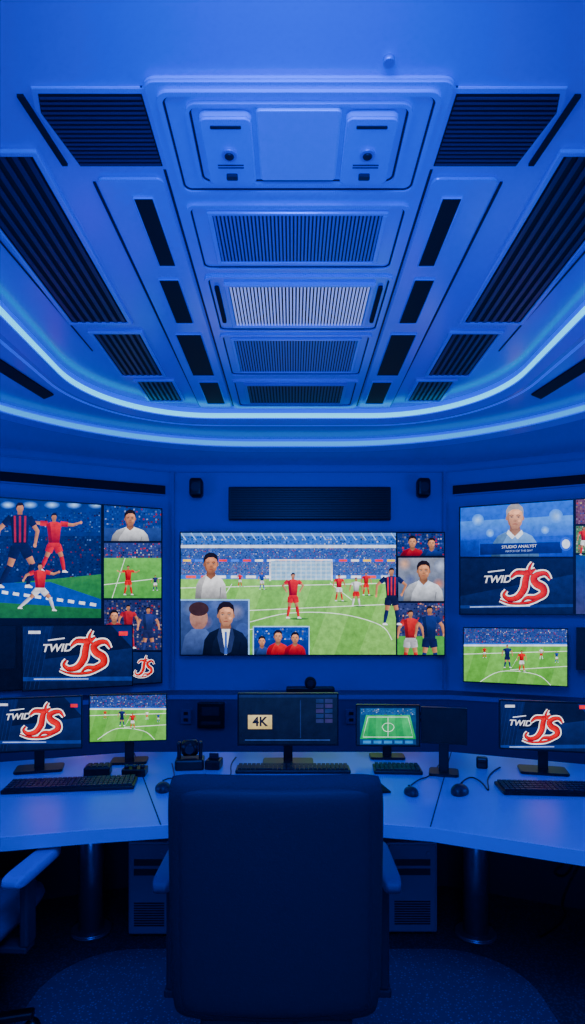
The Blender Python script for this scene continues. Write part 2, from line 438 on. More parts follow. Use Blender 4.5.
    def crowd(s,u0,v0,u1,v1,base,cell=1.6,var=60,accents=((200,60,60),(220,220,235),(60,90,190),(190,170,140)),pa=0.3):
        s.rect(u0,v0,u1,v1,base)
        s.k+=1
        nx=int((u1-u0)/cell); ny=max(1,int((v1-v0)/cell))
        for i in range(nx):
            for j in range(ny):
                if random.random()<0.2: continue
                if random.random()<pa: c=random.choice(accents); f=random.uniform(.4,.95); c=[x*f for x in c]
                else:
                    f=random.uniform(-var,var); c=[max(0,min(255,x+f)) for x in base]
                a=u0+(i+random.uniform(0,.4))*(u1-u0)/nx; b=v0+(j+random.uniform(0,.4))*(v1-v0)/ny
                w=(u1-u0)/nx*random.uniform(.5,.85); h=(v1-v0)/ny*random.uniform(.5,.85)
                lc=slin(c); s.emit([(a,b+h*.3,lc),(a+w*.5,b,lc),(a+w,b+h*.3,lc),(a+w,b+h,lc),(a,b+h,lc)])
    def text(s,body,u,v,h,col,shear=0.0,bold=0.0,align='CENTER'):
        s.k+=1; y=-0.0006-s.k*0.00005
        cu=bpy.data.curves.new('caption','FONT'); cu.body=body; cu.align_x=align; cu.align_y='CENTER'
        x,z=s.loc(u,v); x2,z2=s.loc(u,v+h); cu.size=abs(z-z2)*1.35; cu.shear=shear; cu.offset=bold*cu.size
        m=bpy.data.materials.new('caption_light'); m.use_nodes=True
        b=m.node_tree.nodes['Principled BSDF']; b.inputs['Base Color'].default_value=(0,0,0,1)
        b.inputs['Emission Color'].default_value=slin(col); b.inputs['Emission Strength'].default_value=1.15
        cu.materials.append(m)
        o=bpy.data.objects.new('caption',cu); COL.objects.link(o); o.parent=s.root
        o.location=(x,y,z); o.rotation_euler=(math.pi/2,0,0)
    def done(s):
        me=bpy.data.meshes.new('picture'); me.from_pydata(s.V,[],s.Fc)
        at=me.color_attributes.new('Col','FLOAT_COLOR','CORNER')
        for p in me.polygons:
            for li,vi in zip(p.loop_indices,p.vertices): at.data[li].color=s.Cc[vi]
        new_obj('picture',me,s.root,[M['px']])
    # ---- figures shown on the displays
    def player(s,x,y,h,shirt,shorts,skin=(196,140,110),hair=(30,22,22),socks=None,arms=None,legs=None,stripe=None,shadow=True):
        arms=arms or ((-.13,.13,-.16,.28),(.13,.13,.17,.27)); legs=legs or ((-.05,.22,-.09,.44),(.06,.22,.09,.44))
        socks=socks or shirt
        hy=y+.50*h; dk=lambda c,f=.62:[q*f for q in c]
        if shadow: s.ell(x+.12*h,y+.975*h,.2*h,.02*h,(70,115,60))
        for i,(kx,ky,fx,fy) in enumerate(legs):
            sx=-.045*h if i==0 else .045*h
            a=(x+sx,hy+.02*h); k=(x+sx+kx*h*.6,hy+ky*h); f=(x+sx+fx*h*.8,hy+fy*h)
            s.stroke([a,k],[.10*h,.068*h],dk(skin),False,skin)
            mid=((k[0]*.6+f[0]*.4),(k[1]*.6+f[1]*.4))
            s.stroke([k,mid,f],[.06*h,.066*h,.036*h],dk(socks),True,socks)
            s.poly([(f[0]-.025*h,f[1]-.005*h),(f[0]+.02*h,f[1]-.012*h),(f[0]+.06*h,f[1]+.018*h),(f[0]+.055*h,f[1]+.028*h),(f[0]-.03*h,f[1]+.025*h)],(225,225,235))
            s.stroke([a,((a[0]*.4+k[0]*.6),(a[1]*.4+k[1]*.6))],[.125*h,.115*h],dk(shorts,.72),False,shorts)
        s.poly([(x-.08*h,hy-.06*h),(x+.08*h,hy-.06*h),(x+.095*h,hy+.05*h),(x-.095*h,hy+.05*h)],shorts,dk(shorts,.8))
        for i,(ex,ey,hx,hh) in enumerate(arms):
            sx=-.1*h if i==0 else .1*h
            a=(x+sx,y+.185*h); e=(x+sx+ex*h*.7,y+.185*h+ey*h); g=(x+sx+hx*h*.7,y+.185*h+hh*h)
            s.stroke([a,e,g],[.065*h,.048*h,.03*h],dk(skin,.7),False,skin)
            m=((a[0]*.4+e[0]*.6),(a[1]*.4+e[1]*.6)); s.stroke([a,m],[.08*h,.075*h],dk(shirt,.7),False,shirt)
            s.ell(g[0],g[1],.02*h,.024*h,skin)
        s.stroke([(x,y+.10*h),(x,y+.19*h)],.055*h,dk(skin,.75),False)
        d=dk(shirt,.6)
        T=[(x-.045*h,y+.155*h),(x+.045*h,y+.155*h),(x+.12*h,y+.185*h),(x+.1*h,y+.3*h),(x+.083*h,y+.48*h),(x-.083*h,y+.48*h),(x-.1*h,y+.3*h),(x-.12*h,y+.185*h)]
        s.poly(T,shirt,d)
        s.poly([(x-.12*h,y+.185*h),(x-.06*h,y+.17*h),(x-.03*h,y+.48*h),(x-.083*h,y+.48*h),(x-.1*h,y+.3*h)],dk(shirt,.7),dk(shirt,.5))
        if stripe:
            for q in (-.06,0,.06): s.stroke([(x+q*h,y+.17*h),(x+q*.9*h,y+.47*h)],.022*h,stripe,False)
        s.ell(x,y+.08*h,.040*h,.056*h,skin,dk(skin,.7))
        s.poly([(x-.045*h,y+.09*h),(x-.046*h,y+.05*h),(x-.02*h,y+.018*h),(x+.025*h,y+.018*h),(x+.046*h,y+.05*h),(x+.043*h,y+.08*h),(x+.03*h,y+.05*h),(x-.025*h,y+.055*h)],hair)
    def bust(s,x,y,h,shirt,skin=(200,145,115),hair=(28,22,24),collar=None,suit=False,tie=None,bottom=None,w=1.0,beard=False,gray=False):
        B=bottom if bottom else y+h
        dk=lambda c,f:[min(255,q*f) for q in c]
        d=dk(shirt,.55); sh=dk(skin,.72)
        s.poly([(x-.10*h,y+.47*h),(x+.10*h,y+.47*h),(x+.34*h*w,y+.57*h),(x+.44*h*w,y+.70*h),(x+.48*h*w,B),(x-.48*h*w,B),(x-.44*h*w,y+.70*h),(x-.34*h*w,y+.57*h)],shirt,d)
        s.poly([(x-.10*h,y+.48*h),(x-.34*h*w,y+.57*h),(x-.44*h*w,y+.70*h),(x-.48*h*w,B),(x-.30*h*w,B),(x-.26*h*w,y+.74*h)],dk(shirt,.78),dk(shirt,.42))
        s.stroke([(x+.30*h*w,y+.74*h),(x+.27*h*w,B)],.02*h,dk(shirt,.5),False)
        s.poly([(x-.085*h,y+.36*h),(x+.085*h,y+.36*h),(x+.10*h,y+.50*h),(x,y+.58*h),(x-.10*h,y+.50*h)],dk(skin,.5),dk(skin,.75))
        if suit:
            s.poly([(x-.10*h,y+.50*h),(x+.10*h,y+.50*h),(x+.02*h,B),(x-.02*h,B)],(225,230,240))
            s.poly([(x-.12*h,y+.47*h),(x-.08*h,y+.49*h),(x-.005*h,B),(x-.10*h,B-.05*h),(x-.16*h,y+.65*h)],[c*1.4+8 for c in shirt])
            s.poly([(x+.12*h,y+.47*h),(x+.08*h,y+.49*h),(x+.005*h,B),(x+.10*h,B-.05*h),(x+.16*h,y+.65*h)],[c*1.4+8 for c in shirt])
            if tie: s.poly([(x-.02*h,y+.55*h),(x+.02*h,y+.55*h),(x+.025*h,B-.02*h),(x,B),(x-.025*h,B-.02*h)],tie)
        elif collar:
            s.poly([(x-.12*h,y+.46*h),(x,y+.58*h),(x-.05*h,y+.63*h),(x-.15*h,y+.53*h)],collar)
            s.poly([(x+.12*h,y+.46*h),(x,y+.58*h),(x+.05*h,y+.63*h),(x+.15*h,y+.53*h)],collar)
        s.ell(x,y+.16*h,.155*h,.155*h,hair)
        for sx in (-1,1): s.ell(x+sx*.145*h,y+.255*h,.02*h,.042*h,sh)
        fp=[(x-.138*h,y+.15*h),(x-.09*h,y+.09*h),(x+.09*h,y+.09*h),(x+.138*h,y+.15*h),(x+.14*h,y+.27*h),(x+.115*h,y+.37*h),(x+.05*h,y+.445*h),(x-.05*h,y+.445*h),(x-.115*h,y+.37*h),(x-.14*h,y+.27*h)]
        s.poly(fp,dk(skin,1.08),sh)
        s.poly([(x-.138*h,y+.15*h),(x-.10*h,y+.16*h),(x-.105*h,y+.30*h),(x-.07*h,y+.40*h),(x-.05*h,y+.445*h),(x-.115*h,y+.37*h),(x-.14*h,y+.27*h)],dk(skin,.78),dk(skin,.58))
        s.ell(x+.03*h,y+.15*h,.06*h,.03*h,dk(skin,1.15)); s.ell(x+.08*h,y+.30*h,.03*h,.025*h,dk(skin,1.08))
        s.poly([(x-.155*h,y+.24*h),(x-.16*h,y+.12*h),(x-.12*h,y+.04*h),(x-.04*h,y-.01*h),(x+.07*h,y-.0*h),(x+.14*h,y+.06*h),(x+.155*h,y+.14*h),(x+.148*h,y+.23*h),(x+.125*h,y+.14*h),(x+.06*h,y+.095*h),(x-.05*h,y+.10*h),(x-.115*h,y+.15*h)],hair)
        if beard: s.poly([(x-.125*h,y+.33*h),(x-.06*h,y+.34*h),(x+.06*h,y+.34*h),(x+.125*h,y+.33*h),(x+.10*h,y+.41*h),(x+.05*h,y+.455*h),(x-.05*h,y+.455*h),(x-.10*h,y+.41*h)],[c*.45 for c in skin])
        dd=dk(skin,.22)
        for sx in (-1,1):
            s.ell(x+sx*.06*h,y+.230*h,.032*h,.018*h,dk(skin,.66)); s.ell(x+sx*.06*h,y+.236*h,.020*h,.008*h,(190,180,175)); s.ell(x+sx*.06*h,y+.236*h,.010*h,.010*h,(22,16,16))
            s.stroke([(x+sx*.025*h,y+.208*h),(x+sx*.06*h,y+.197*h),(x+sx*.098*h,y+.208*h)],.011*h,hair if not gray else dd)
        s.poly([(x-.008*h,y+.23*h),(x+.012*h,y+.23*h),(x+.03*h,y+.305*h),(x,y+.318*h),(x-.026*h,y+.308*h)],dk(skin,1.0),dk(skin,.66))
        s.stroke([(x-.045*h,y+.362*h),(x,y+.357*h),(x+.045*h,y+.360*h)],[.006*h,.016*h,.006*h],(130,66,60))
    def pitch(s,u0,v0,u1,v1,c1=(112,176,92),c2=(92,160,78),n=8,slant=0.0):
        s.rect(u0,v0,u1,v1,c1,[x*.9 for x in c1])
        for i in range(n):
            if i%2:
                a=u0+(u1-u0)*i/n; b=u0+(u1-u0)*(i+1)/n; k=slant*(v1-v0)
                cl=lambda q:max(u0,min(u1,q))
                s.poly([(cl(a+k*.3),v0),(cl(b+k*.3),v0),(cl(b-k*.3),v1),(cl(a-k*.3),v1)],c2,[x*.9 for x in c2])
    def logo(s,x,y,w,h,small=True):
        T=lambda P:[(x+a*w,y+b*h) for a,b in P]
        if small:
            s.text('TWID',x-.12*w,y+.34*h,h*.22,(240,240,245),0.25,0.02)
            s.stroke(T([(-.32,.12),(0.06,.06)]),h*.035,(210,215,230),False)
        J=T([(.60,.06),(.54,.35),(.50,.62),(.36,.86),(.16,.92),(.04,.80),(.10,.66)]); Jw=[.15,.19,.20,.17,.13,.08,.03]
        Jb=T([(.20,.29),(.34,.14),(.60,.14),(.76,.03)]); Jbw=[.03,.12,.14,.02]
        Sx=T([(1.10,.34),(1.0,.17),(.84,.18),(.72,.30),(.78,.46),(.93,.58),(.94,.76),(.76,.88),(.56,.88),(.42,1.04)]); Sw=[.02,.11,.15,.19,.21,.21,.19,.13,.09,.01]
        Sp=T([(.66,.22),(.62,.02),(.69,-.16)]); Spw=[.11,.07,.01]
        Sw2=T([(.9,.88),(.6,1.02),(.2,1.04),(-.05,.94)]); Sw2w=[.02,.07,.05,.01]
        for add,c in ((.12,(245,240,240)),(.035,(60,10,25)),(0,(215,26,40))):
            for P,Wd in ((Sw2,Sw2w),(J,Jw),(Jb,Jbw),(Sx,Sw),(Sp,Spw)):
                s.stroke(P,[(q+add)*w*.72 for q in Wd],c,True,[min(255,q*.72) for q in c] if add==0 else None)

r25=math.atan(K)
def lp(off): n=Vector((math.sin(r25),-math.cos(r25))); return (BL[0]+n.x*off,BL[1]+n.y*off)
def rp(off): n=Vector((-math.sin(r25),-math.cos(r25))); return (BR[0]+n.x*off,BR[1]+n.y*off)
# ================= main video wall
m=Screen('video_display',0,5.88,0,181,533,443.5,654.5,0.08,0.012)
m.rect(181,533,443.5,654.5,(40,70,140))
m.rect(181,533,396,546,(100,140,205),(70,112,185))
m.crowd(181,536,396,545,(56,96,172),2.0,40,((200,210,235),(40,70,150),(90,130,200)),.4)
for i in range(22): m.stroke([(181+i*10,533),(186+i*10,540)],.8,(170,198,232),False)
m.rect(181,545,396,548,(205,218,240))
m.crowd(181,548,396,560,(60,85,150),1.3,45,((225,225,235),(190,90,90),(50,80,160)),.3)
m.rect(181,559,396,562,(50,80,180)); 
for i in range(18): m.rect(183+i*12,559.5,191+i*12,561.6,random.choice([(220,70,60),(235,235,245),(240,200,60),(70,120,230)]))
m.crowd(181,562,396,577,(70,92,152),1.3,45,((225,225,235),(190,100,100),(60,90,170),(210,180,150)),.35)
m.rect(181,575,396,579,(60,110,200)); 
for i in range(14): m.rect(186+i*15,575.6,196+i*15,578.2,random.choice([(225,230,245),(240,240,250),(90,200,230),(230,90,80)]))
m.pitch(181,579,396,654.5,(140,194,112),(124,180,98),9,0.6)
m.clip=(181,533,396,654.5)
WL=(225,240,225)
m.stroke([(181,588),(396,583)],.8,WL,False); m.stroke([(232,584),(214,612),(396,604)],.8,WL,False)
m.stroke([(330,583),(352,600)],.7,WL,False)
m.stroke([(250,622),(290,613),(340,614),(380,625),(392,640)],.8,WL)
m.stroke([(181,640),(260,628)],.7,WL,False)
m.rect(271,561,331,580,(140,178,212)); 
for i in range(13): m.stroke([(271+i*5,561),(271+i*5,580)],.35,(235,240,245),False)
for i in range(5): m.stroke([(271,563+i*4),(331,563+i*4)],.35,(235,240,245),False)
m.stroke([(270,581),(270,560),(332,560),(332,581)],1.2,(250,250,255),False)
RED=(214,26,38); WH=(238,240,245)
m.player(293,572,48,RED,RED,socks=RED,arms=((-.16,.10,-.05,.22),(.16,.10,.06,.22)))
m.player(339,574,28,RED,WH); m.player(356,577,30,WH,RED,socks=WH); m.player(366,572,24,RED,RED)
m.player(262,572,18,(60,80,180),WH); m.player(240,573,14,RED,WH)
m.bust(211,553,46,(242,242,246),(190,130,100),bottom=599,w=.72)
m.clip=(181,600,249,654.5)
m.rect(181,600,249,654.5,(70,88,136),(36,46,90))
for a,b,r,c in ((190,608,8,(96,110,150)),(236,612,9,(120,120,150)),(216,604,8,(86,104,160)),(243,630,7,(60,76,130)),(206,622,7,(110,90,110))): m.glow(a,b,r,r,c,(64,82,132))
m.ell(199,618,9,12,(180,140,125),(130,95,90)); m.ell(199,609,10,7,(60,42,44)); m.poly([(185,636),(192,629),(206,629),(213,636),(216,654.5),(181,654.5)],(80,98,150),(40,50,90))
m.bust(226,602,54,(24,30,56),(205,150,122),suit=True,tie=(60,90,170),bottom=654.5,w=.9)
m.clip=None
m.rect(181,599.4,249.6,600.6,(150,190,240)); m.rect(248.3,600,249.6,654.5,(150,190,240))
m.clip=(253,626,309.5,654.5)
m.rect(253,626,309.5,654.5,(24,56,150),(18,36,100)); 
m.crowd(254.5,627.5,308,640,(36,64,145),2.2,35,((200,210,235),),.15)
m.bust(262,636,22,(60,80,150),bottom=654.5,w=.9); m.bust(278,630,27,RED,bottom=654.5,w=.9); m.bust(295,632,25,(200,30,44),bottom=654.5,w=.9)
for p in ((253,626,309.5,627),(253,626,254,654.5),(308.7,626,309.6,654.5)): m.rect(*p,(170,205,245))
m.clip=None
m.rect(395.5,533,443.5,654.5,(10,14,34))
m.clip=(397,533.5,443.5,556)
m.crowd(397,533.5,443.5,556,(34,50,110),2.2,40,((200,60,60),(190,190,210)),.25)
m.bust(412,536,26,(180,36,50),bottom=556,w=1); m.bust(431,538,24,(40,60,140),bottom=556,w=1)
m.clip=(398,558,443.5,601)
m.rect(398,558,443.5,601,(130,135,150),(80,95,125))
for a,b,r,c in ((404,564,7,(190,150,130)),(440,566,7,(170,180,205)),(410,580,6,(90,100,140)),(438,584,6,(180,120,110))): m.glow(a,b,r,r,c,(112,120,142))
m.bust(423,561,42,(228,233,245),(195,140,110),bottom=601,w=1,collar=(200,208,228))
m.clip=(397,603,443.5,654.5)
m.crowd(397,603,443.5,640,(50,56,100),2.2,40,((200,70,60),(200,190,200),(210,160,130)),.35)
m.rect(397,636,443.5,654.5,(86,150,80))
m.player(410,609,60,(205,60,60),(190,190,200),shadow=False); m.player(429,605,66,(36,50,115),(28,34,80),shadow=False)
m.clip=None
m.player(391,567,60,(36,42,96),(30,34,70),stripe=(190,50,60),arms=((-.2,.12,-.22,.3),(.2,.12,.1,.28)),shadow=False)
m.done()

# ================= left video wall
p=lp(0.10)
L=Screen('video_display',p[0],p[1],r25,-16,497.0,161,682.0,0.08,0.012)
L.rect(-40,470,185,710,(8,12,34))
L.clip=(-40,480,101,618)
L.rect(-40,480,101,618,(20,50,125),(10,22,64))
L.crowd(-16,512,100,532,(22,46,115),2.2,25,((90,130,200),(150,175,220),(60,30,60)),.2)
L.crowd(-16,536,101,578,(16,34,88),2.4,20,((70,100,170),(130,50,60),(100,130,190)),.18)
for i in range(5): L.glow(8+i*22,505,8,4,(170,210,255),(20,50,125))
L.poly([(-40,588),(103,574),(103,622),(-40,622)],(62,122,72),(40,92,60))
L.poly([(-40,600),(-40,584),(50,582),(103,600),(103,609)],(28,66,150))
for i in range(9): L.stroke([(2+i*11,592+i*1.5),(8+i*11,593+i*1.5)],3,(220,230,245),False)
L.player(54,512,64,(206,34,46),(206,34,46),arms=((-.28,-.02,-.5,-.06),(.28,.02,.46,-.02)),legs=((-.12,.2,-.2,.40),(.12,.2,.14,.42)),shadow=False)
L.player(20,501,88,(26,30,76),(22,26,70),stripe=(150,40,60),arms=((-.2,.14,-.24,.3),(.14,.16,.10,.32)),legs=((-.12,.24,-.24,.46),(.16,.22,.05,.46)),shadow=False)
L.player(40,562,54,(214,34,44),(230,230,240),socks=(220,220,235),arms=((-.22,.06,-.30,.16),(.22,.04,.36,.0)),legs=((-.22,.16,-.42,.34),(.22,.16,.26,.38)),shadow=False)
L.clip=(104,480,162,541)
L.rect(104,500,165,541,(60,90,160),(40,56,110)); L.crowd(104,500,162,528,(30,54,125),2.4,30,((160,60,60),(140,160,210)),.25)
L.bust(130,510,36,(236,238,246),(190,135,110),bottom=541,w=1.1)
L.clip=(104,543,162,598)
L.crowd(102,543,162,560,(50,60,115),2.0,40,((190,60,60),(200,200,210)),.3)
L.rect(102,558,165,598,(108,170,94),(84,150,80)); L.stroke([(102,585),(162,578)],.7,WL,False); L.stroke([(125,558),(112,598)],.6,WL,False)
L.player(128,565,31,RED,RED,arms=((-.2,.05,-.35,.0),(.22,.06,.36,.0))); L.player(155,575,16,(50,50,110),WH)
L.clip=(104,600,162,650)
L.crowd(104,600,162,652,(38,44,88),2.3,35,((170,60,60),(170,165,180),(170,140,125),(30,40,90)),.4)
L.player(148,606,50,(50,60,120),(40,44,90),shadow=False); L.player(128,604,46,(180,50,60),(170,40,50),shadow=False); L.bust(114,610,26,(160,50,60),bottom=652,w=1)
L.clip=(104,652,162,690)
L.rect(102,652,165,690,(22,34,84),(14,22,56)); L.logo(134,658,18,18,False)
L.clip=None
L.done()

def logo_picture(s,u0,v0,u1,v1,lx,ly,lw,lh,bar=True):
    s.rect(u0-8,v0-8,u1+8,v1+8,(15,24,60),(10,16,42))
    w=u1-u0;h=v1-v0
    s.poly([(u0-8,v0+h*.62),(u1+8,v0+h*.35),(u1+8,v1+8),(u0-8,v1+8)],(22,36,88),(12,20,54))
    s.poly([(u0-8,v0-8),(u0+w*.3,v0-8),(u0+w*.12,v1+8),(u0-8,v1+8)],(19,32,84),(12,20,52))
    s.poly([(u1-w*.25,v0-8),(u1+8,v0-8),(u1+8,v0+h*.5)],(20,34,88),(26,42,105))
    for i in range(7): s.stroke([(u0+w*(.02+.04*i),v0-4),(u0+w*(-.1+.04*i),v1+4)],.35,(26,42,100),False)
    if bar:
        s.stroke([(u0,v1-h*.10),(u1,v1-h*.11)],h*.07,(30,50,120),False)
        s.stroke([(u0+w*.1,v1-h*.10),(u0+w*.6,v1-h*.105)],h*.02,(150,170,220),False)
        s.stroke([(u0+w*.05,v0+h*.1),(u0+w*.16,v0+h*.1)],h*.05,(210,215,230),False)
        s.stroke([(u1-w*.12,v0+h*.12),(u1-w*.04,v0+h*.12)],h*.07,(210,50,60),False)
    s.logo(lx,ly,lw,lh)
def mini_match(s,u0,v0,u1,v1,players=True,n=7):
    w=u1-u0;h=v1-v0
    s.pitch(u0-8,v0-8,u1+8,v1+8,(124,184,100),(108,170,86),n,0.5)
    s.crowd(u0-6,v0-6,u1+6,v0+h*.26,(50,68,130),1.4,40,((200,200,220),(170,60,60)),.3)
    s.rect(u0-6,v0+h*.26,u1+6,v0+h*.31,(50,100,200)); s.stroke([(u0,v0+h*.30),(u1,v0+h*.30)],h*.03,(215,225,240),False)
    s.stroke([(u0,v0+h*.45),(u1,v0+h*.40)],.6,WL,False); s.stroke([(u0+w*.55,v0+h*.42),(u0+w*.45,v0+h*.72),(u1,v0+h*.66)],.6,WL,False)
    s.stroke([(u0+w*.1,v1),(u0+w*.35,v0+h*.75),(u0+w*.7,v0+h*.8),(u0+w*.85,v1)],.6,WL)
    if players:
        s.player(u0+w*.42,v0+h*.28,h*.42,(40,46,110),(30,34,80)); s.player(u0+w*.56,v0+h*.38,h*.38,RED,WH)
        s.player(u0+w*.75,v0+h*.34,h*.2,WH,RED); s.player(u0+w*.2,v0+h*.32,h*.2,RED,WH); s.player(u0+w*.9,v0+h*.4,h*.2,(40,60,160),WH)
p=lp(0.24)
B=Screen('video_display',p[0],p[1],r25,23,626.5,132,685,0.06,0.008)
logo_picture(B,23,626.5,132,685,62,636,44,36); B.done()
p=rp(0.10)
R=Screen('video_display',p[0],p[1],-r25,460.5,508,602,614,0.08,0.012)
R.rect(440,480,640,640,(10,14,40))
R.clip=(440,480,573,556.5)
R.rect(440,480,600,560,(50,110,220),(20,50,160))
R.poly([(455,522),(573,515),(573,535),(455,540)],(84,142,226),(30,76,190))
for a,b,r in ((478,520,6),(556,516,7),(545,530,4),(490,533,4)): R.glow(a,b,r,r,(150,190,245),(70,128,224))
R.bust(515,504,56,(120,165,225),(215,162,135),(150,145,150),bottom=558,w=.9,collar=(220,230,245),gray=True)
R.poly([(480,544),(562,542),(562,553),(480,555)],(20,40,120),(12,26,90)); R.text('STUDIO ANALYST',519,546.6,3.0,(235,240,250)); R.text('MATCH OF THE DAY',519,551,2.0,(180,200,240))
R.poly([(455,541),(479,540.3),(479,556),(455,557)],(30,60,160),(20,40,120)); R.ell(566,544,6,7,(50,90,200)); R.ell(566,544,4,4.6,(210,225,250))
R.clip=(440,558.5,573,640)
R.rect(440,558,600,640,(17,26,66),(10,16,44))
R.poly([(440,600),(575,574),(575,625),(440,625)],(22,36,90),(12,20,54))
R.stroke([(455,607),(573,605.5)],3,(30,48,112),False); R.stroke([(470,607),(530,606)],1,(160,180,225),False)
R.logo(502,568,44,34)
R.clip=(576,480,620,640)
R.crowd(576,490,606,524,(100,70,95),2,40); R.crowd(576,526,606,553,(84,120,90),2,40,((220,220,220),(200,60,60)),.4); R.rect(576,555,606,620,(30,60,130),(60,60,100))
R.player(584,526,30,RED,WH)
R.clip=None
R.done()
p=rp(0.24)
Q=Screen('video_display',p[0],p[1],-r25,464,628,567,686,0.06,0.008)
mini_match(Q,464,628,567,686); Q.done()
p=rp(0.2)
q=Screen('video_display',p[0],p[1],-r25,577,628,600,670,0.05,0.006); q.rect(560,610,620,690,(8,14,40)); q.done()
p=lp(0.2)
q=Screen('video_display',p[0],p[1],r25,-15,627,15,668,0.05,0.006); q.rect(-30,610,30,690,(8,14,40)); q.done()

# ================= desk monitors
X,Y=on_desk(38,770); a=Screen('desk_monitor',X,Y-0.05,math.radians(16),-6,700,81,747,0.03,0.007,(0.24,0.16))
logo_picture(a,-6,700,81,747,22,707,38,29); a.done()
X,Y=on_desk(127,762); a=Screen('desk_monitor',X,Y-0.05,math.radians(8),90,696,166,739.5,0.03,0.006,(0.2,0.14))
mini_match(a,90,696,166,739.5); a.done()
X,Y=on_desk(288,763); a=Screen('desk_monitor',X,Y-0.05,0,239,694.5,337,744,0.03,0.008,(0.28,0.14))
a.rect(239,694.5,337,744,(24,32,58),(14,20,44)); a.rect(239,694.5,337,697.5,(30,42,84))
a.rect(248,715,272,729,(205,190,150),(190,170,120)); a.text('4K',260,722,9.5,(20,24,44),0,0.03)
for i in range(5):
    for j in range(2): a.rect(316+j*9,699+i*5,323.5+j*9,702.8+i*5,(36+8*((i+j)%3),48,90))
a.stroke([(245,740),(330,740)],.8,(60,80,140),False); a.rect(300,700,301,738,(34,46,90))
a.done()
X,Y=on_desk(388,758); a=Screen('desk_monitor',X,Y-0.04,math.radians(-3),357,705.5,419,745.5,0.03,0.006,(0.2,0.12))
a.rect(357,705.5,419,745.5,(16,26,60)); a.rect(360,708,416,742,(24,66,110),(20,60,90))
a.crowd(361,708.5,415,715,(40,80,130),1.6,30,((180,200,220),),.2)
a.poly([(366,715),(410,715),(416,739),(360,739)],(70,170,110),(48,146,92))
for i in range(3):
    t=i*2; a.poly([(370+t*6.2,715),(376+t*6.2,715),(376.5+t*7.2-1,739),(368+t*7.2-1,739)],(58,156,98),(40,132,82))
a.stroke([(368,717),(408,717),(413,737),(363,737),(368,717)],.6,(210,235,220),False); a.stroke([(388,717),(388,737)],.5,(210,235,220),False)
a.stroke([(382,727),(385,723.5),(391,723.5),(394,727),(391,731),(385,731),(382,727)],.5,(210,235,220))
a.rect(360,739.5,416,744.5,(30,60,110)); 
for i in range(5): a.rect(363+i*10.5,740.5,371+i*10.5,743.5,(60,120,180))
a.done()
X,Y=on_desk(448,774); a=Screen('desk_monitor',X,Y-0.05,math.radians(-14),422,708,466,744,0.03,0.006,(0.15,0.14))
a.rect(418,700,470,750,(10,16,42),(8,12,32)); a.done()
X,Y=on_desk(547,772); a=Screen('desk_monitor',X,Y-0.05,math.radians(-14),500.5,701,590,752,0.03,0.007,(0.24,0.16))
logo_picture(a,500.5,701,590,752,524,714,35,27); a.done()

# ---------------------------------------------------------------- back wall fittings
def wall_item(name,u0,v0,u1,v1,off=0.0,rz=0,pt=(0,6.0)):
    d=Vector((math.cos(rz),math.sin(rz),0)); n=Vector((math.sin(rz),-math.cos(rz),0)); p=Vector((pt[0],pt[1],0))
    def W(u,v):
        r=ray(u,v); return Vector((0,0,EYE))+r*(p.dot(n)/r.dot(n))
    a=W(u0,v0);b=W(u1,v1);c=(a+b)/2+n*off
    e=empty(name,c,rz); w=(b-a).dot(d); h=a.z-b.z
    return e,w,h
e,w,h=wall_item('sound_bar',229,488,390,521,0.002)
box('cabinet',(0,-0.03,0),(w,0.06,h),M['plastic'],e,0.01)
boxes('grille_ribs',[((0,-0.062,-h/2+h*(i+.5)/14),(w*.97,0.004,0.008)) for i in range(14)],M['recess'],e)
for uu in (198,421):
    e,w,h=wall_item('loudspeaker',uu-7,480,uu+7,500)
    cyl('bracket',(0,-0.035,0),0.025,0.06,M['plastic'],e,'Y')
    pillow('body',w,h,0.12,M['plastic'],e,(0,-0.10,0),cx=.3,cz=.3,n=12)
    cyl('driver',(0,-0.155,0.0),0.045,0.02,M['plastic2'],e,'Y')
for (pt,rz,u0,u1) in ((lp(0),r25,-40,165),(rp(0),-r25,453,640)):
    e,w,h=wall_item('air_slot_vent',u0,483,u1,493,0.002,rz=rz,pt=pt)
    d=abs(w)
    e.location.z=2.79
    box('slot',(0,-0.01,0),(d,0.02,0.09),M['recess'],e,0.003)
    boxes('lip',[((0,-0.014,0.05),(d,0.028,0.012)),((0,-0.014,-0.05),(d,0.028,0.012))],M['wallpanel'],e)
def trim(name,a,b,z,t=0.012,hh=0.02,m_=None):
    d=Vector((b[0]-a[0],b[1]-a[1],0)); L_=d.length; ang=math.atan2(d.y,d.x); o=box(name,(L_/2,-t/2,0),(L_,t,hh),m_ or M['seam'],None); o.location=(a[0],a[1],z); o.rotation_euler=(0,0,ang)
trim('trim_1',BL,BR,2.98,0.015,0.015,M['wallpanel']); trim('trim_2',SL,BL,2.98,0.015,0.015,M['wallpanel']); trim('trim_3',BR,SR,2.98,0.015,0.015,M['wallpanel'])
for x,n in ((BL[0]+0.03,'trim_4'),(BR[0]-0.03,'trim_5')):
    box(n,(x,5.985,1.9),(0.03,0.03,2.16),M['wallpanel'])
dl=0.34
def off(p,n,d): return (p[0]+n[0]*d,p[1]+n[1]*d)
i1=(BL[0]+dl*math.tan(r25/2),6-dl); i2=(BR[0]-dl*math.tan(r25/2),6-dl)
nL=(math.sin(r25),-math.cos(r25)); nR=(-math.sin(r25),-math.cos(r25))
i0=off(SL,nL,dl); i3=off(SR,nR,dl)
g=0.006
prism('equipment_ledge',[(-3.58,SL[1]-0.30),i0,i1,i2,i3,(3.58,SR[1]-0.30),(3.58,SR[1]-.01),off(BR,(0,-1),g),off(BL,(0,-1),g),(-3.58,SL[1]-.01)],0.0,0.80,M['ledge'],bev=0.006)
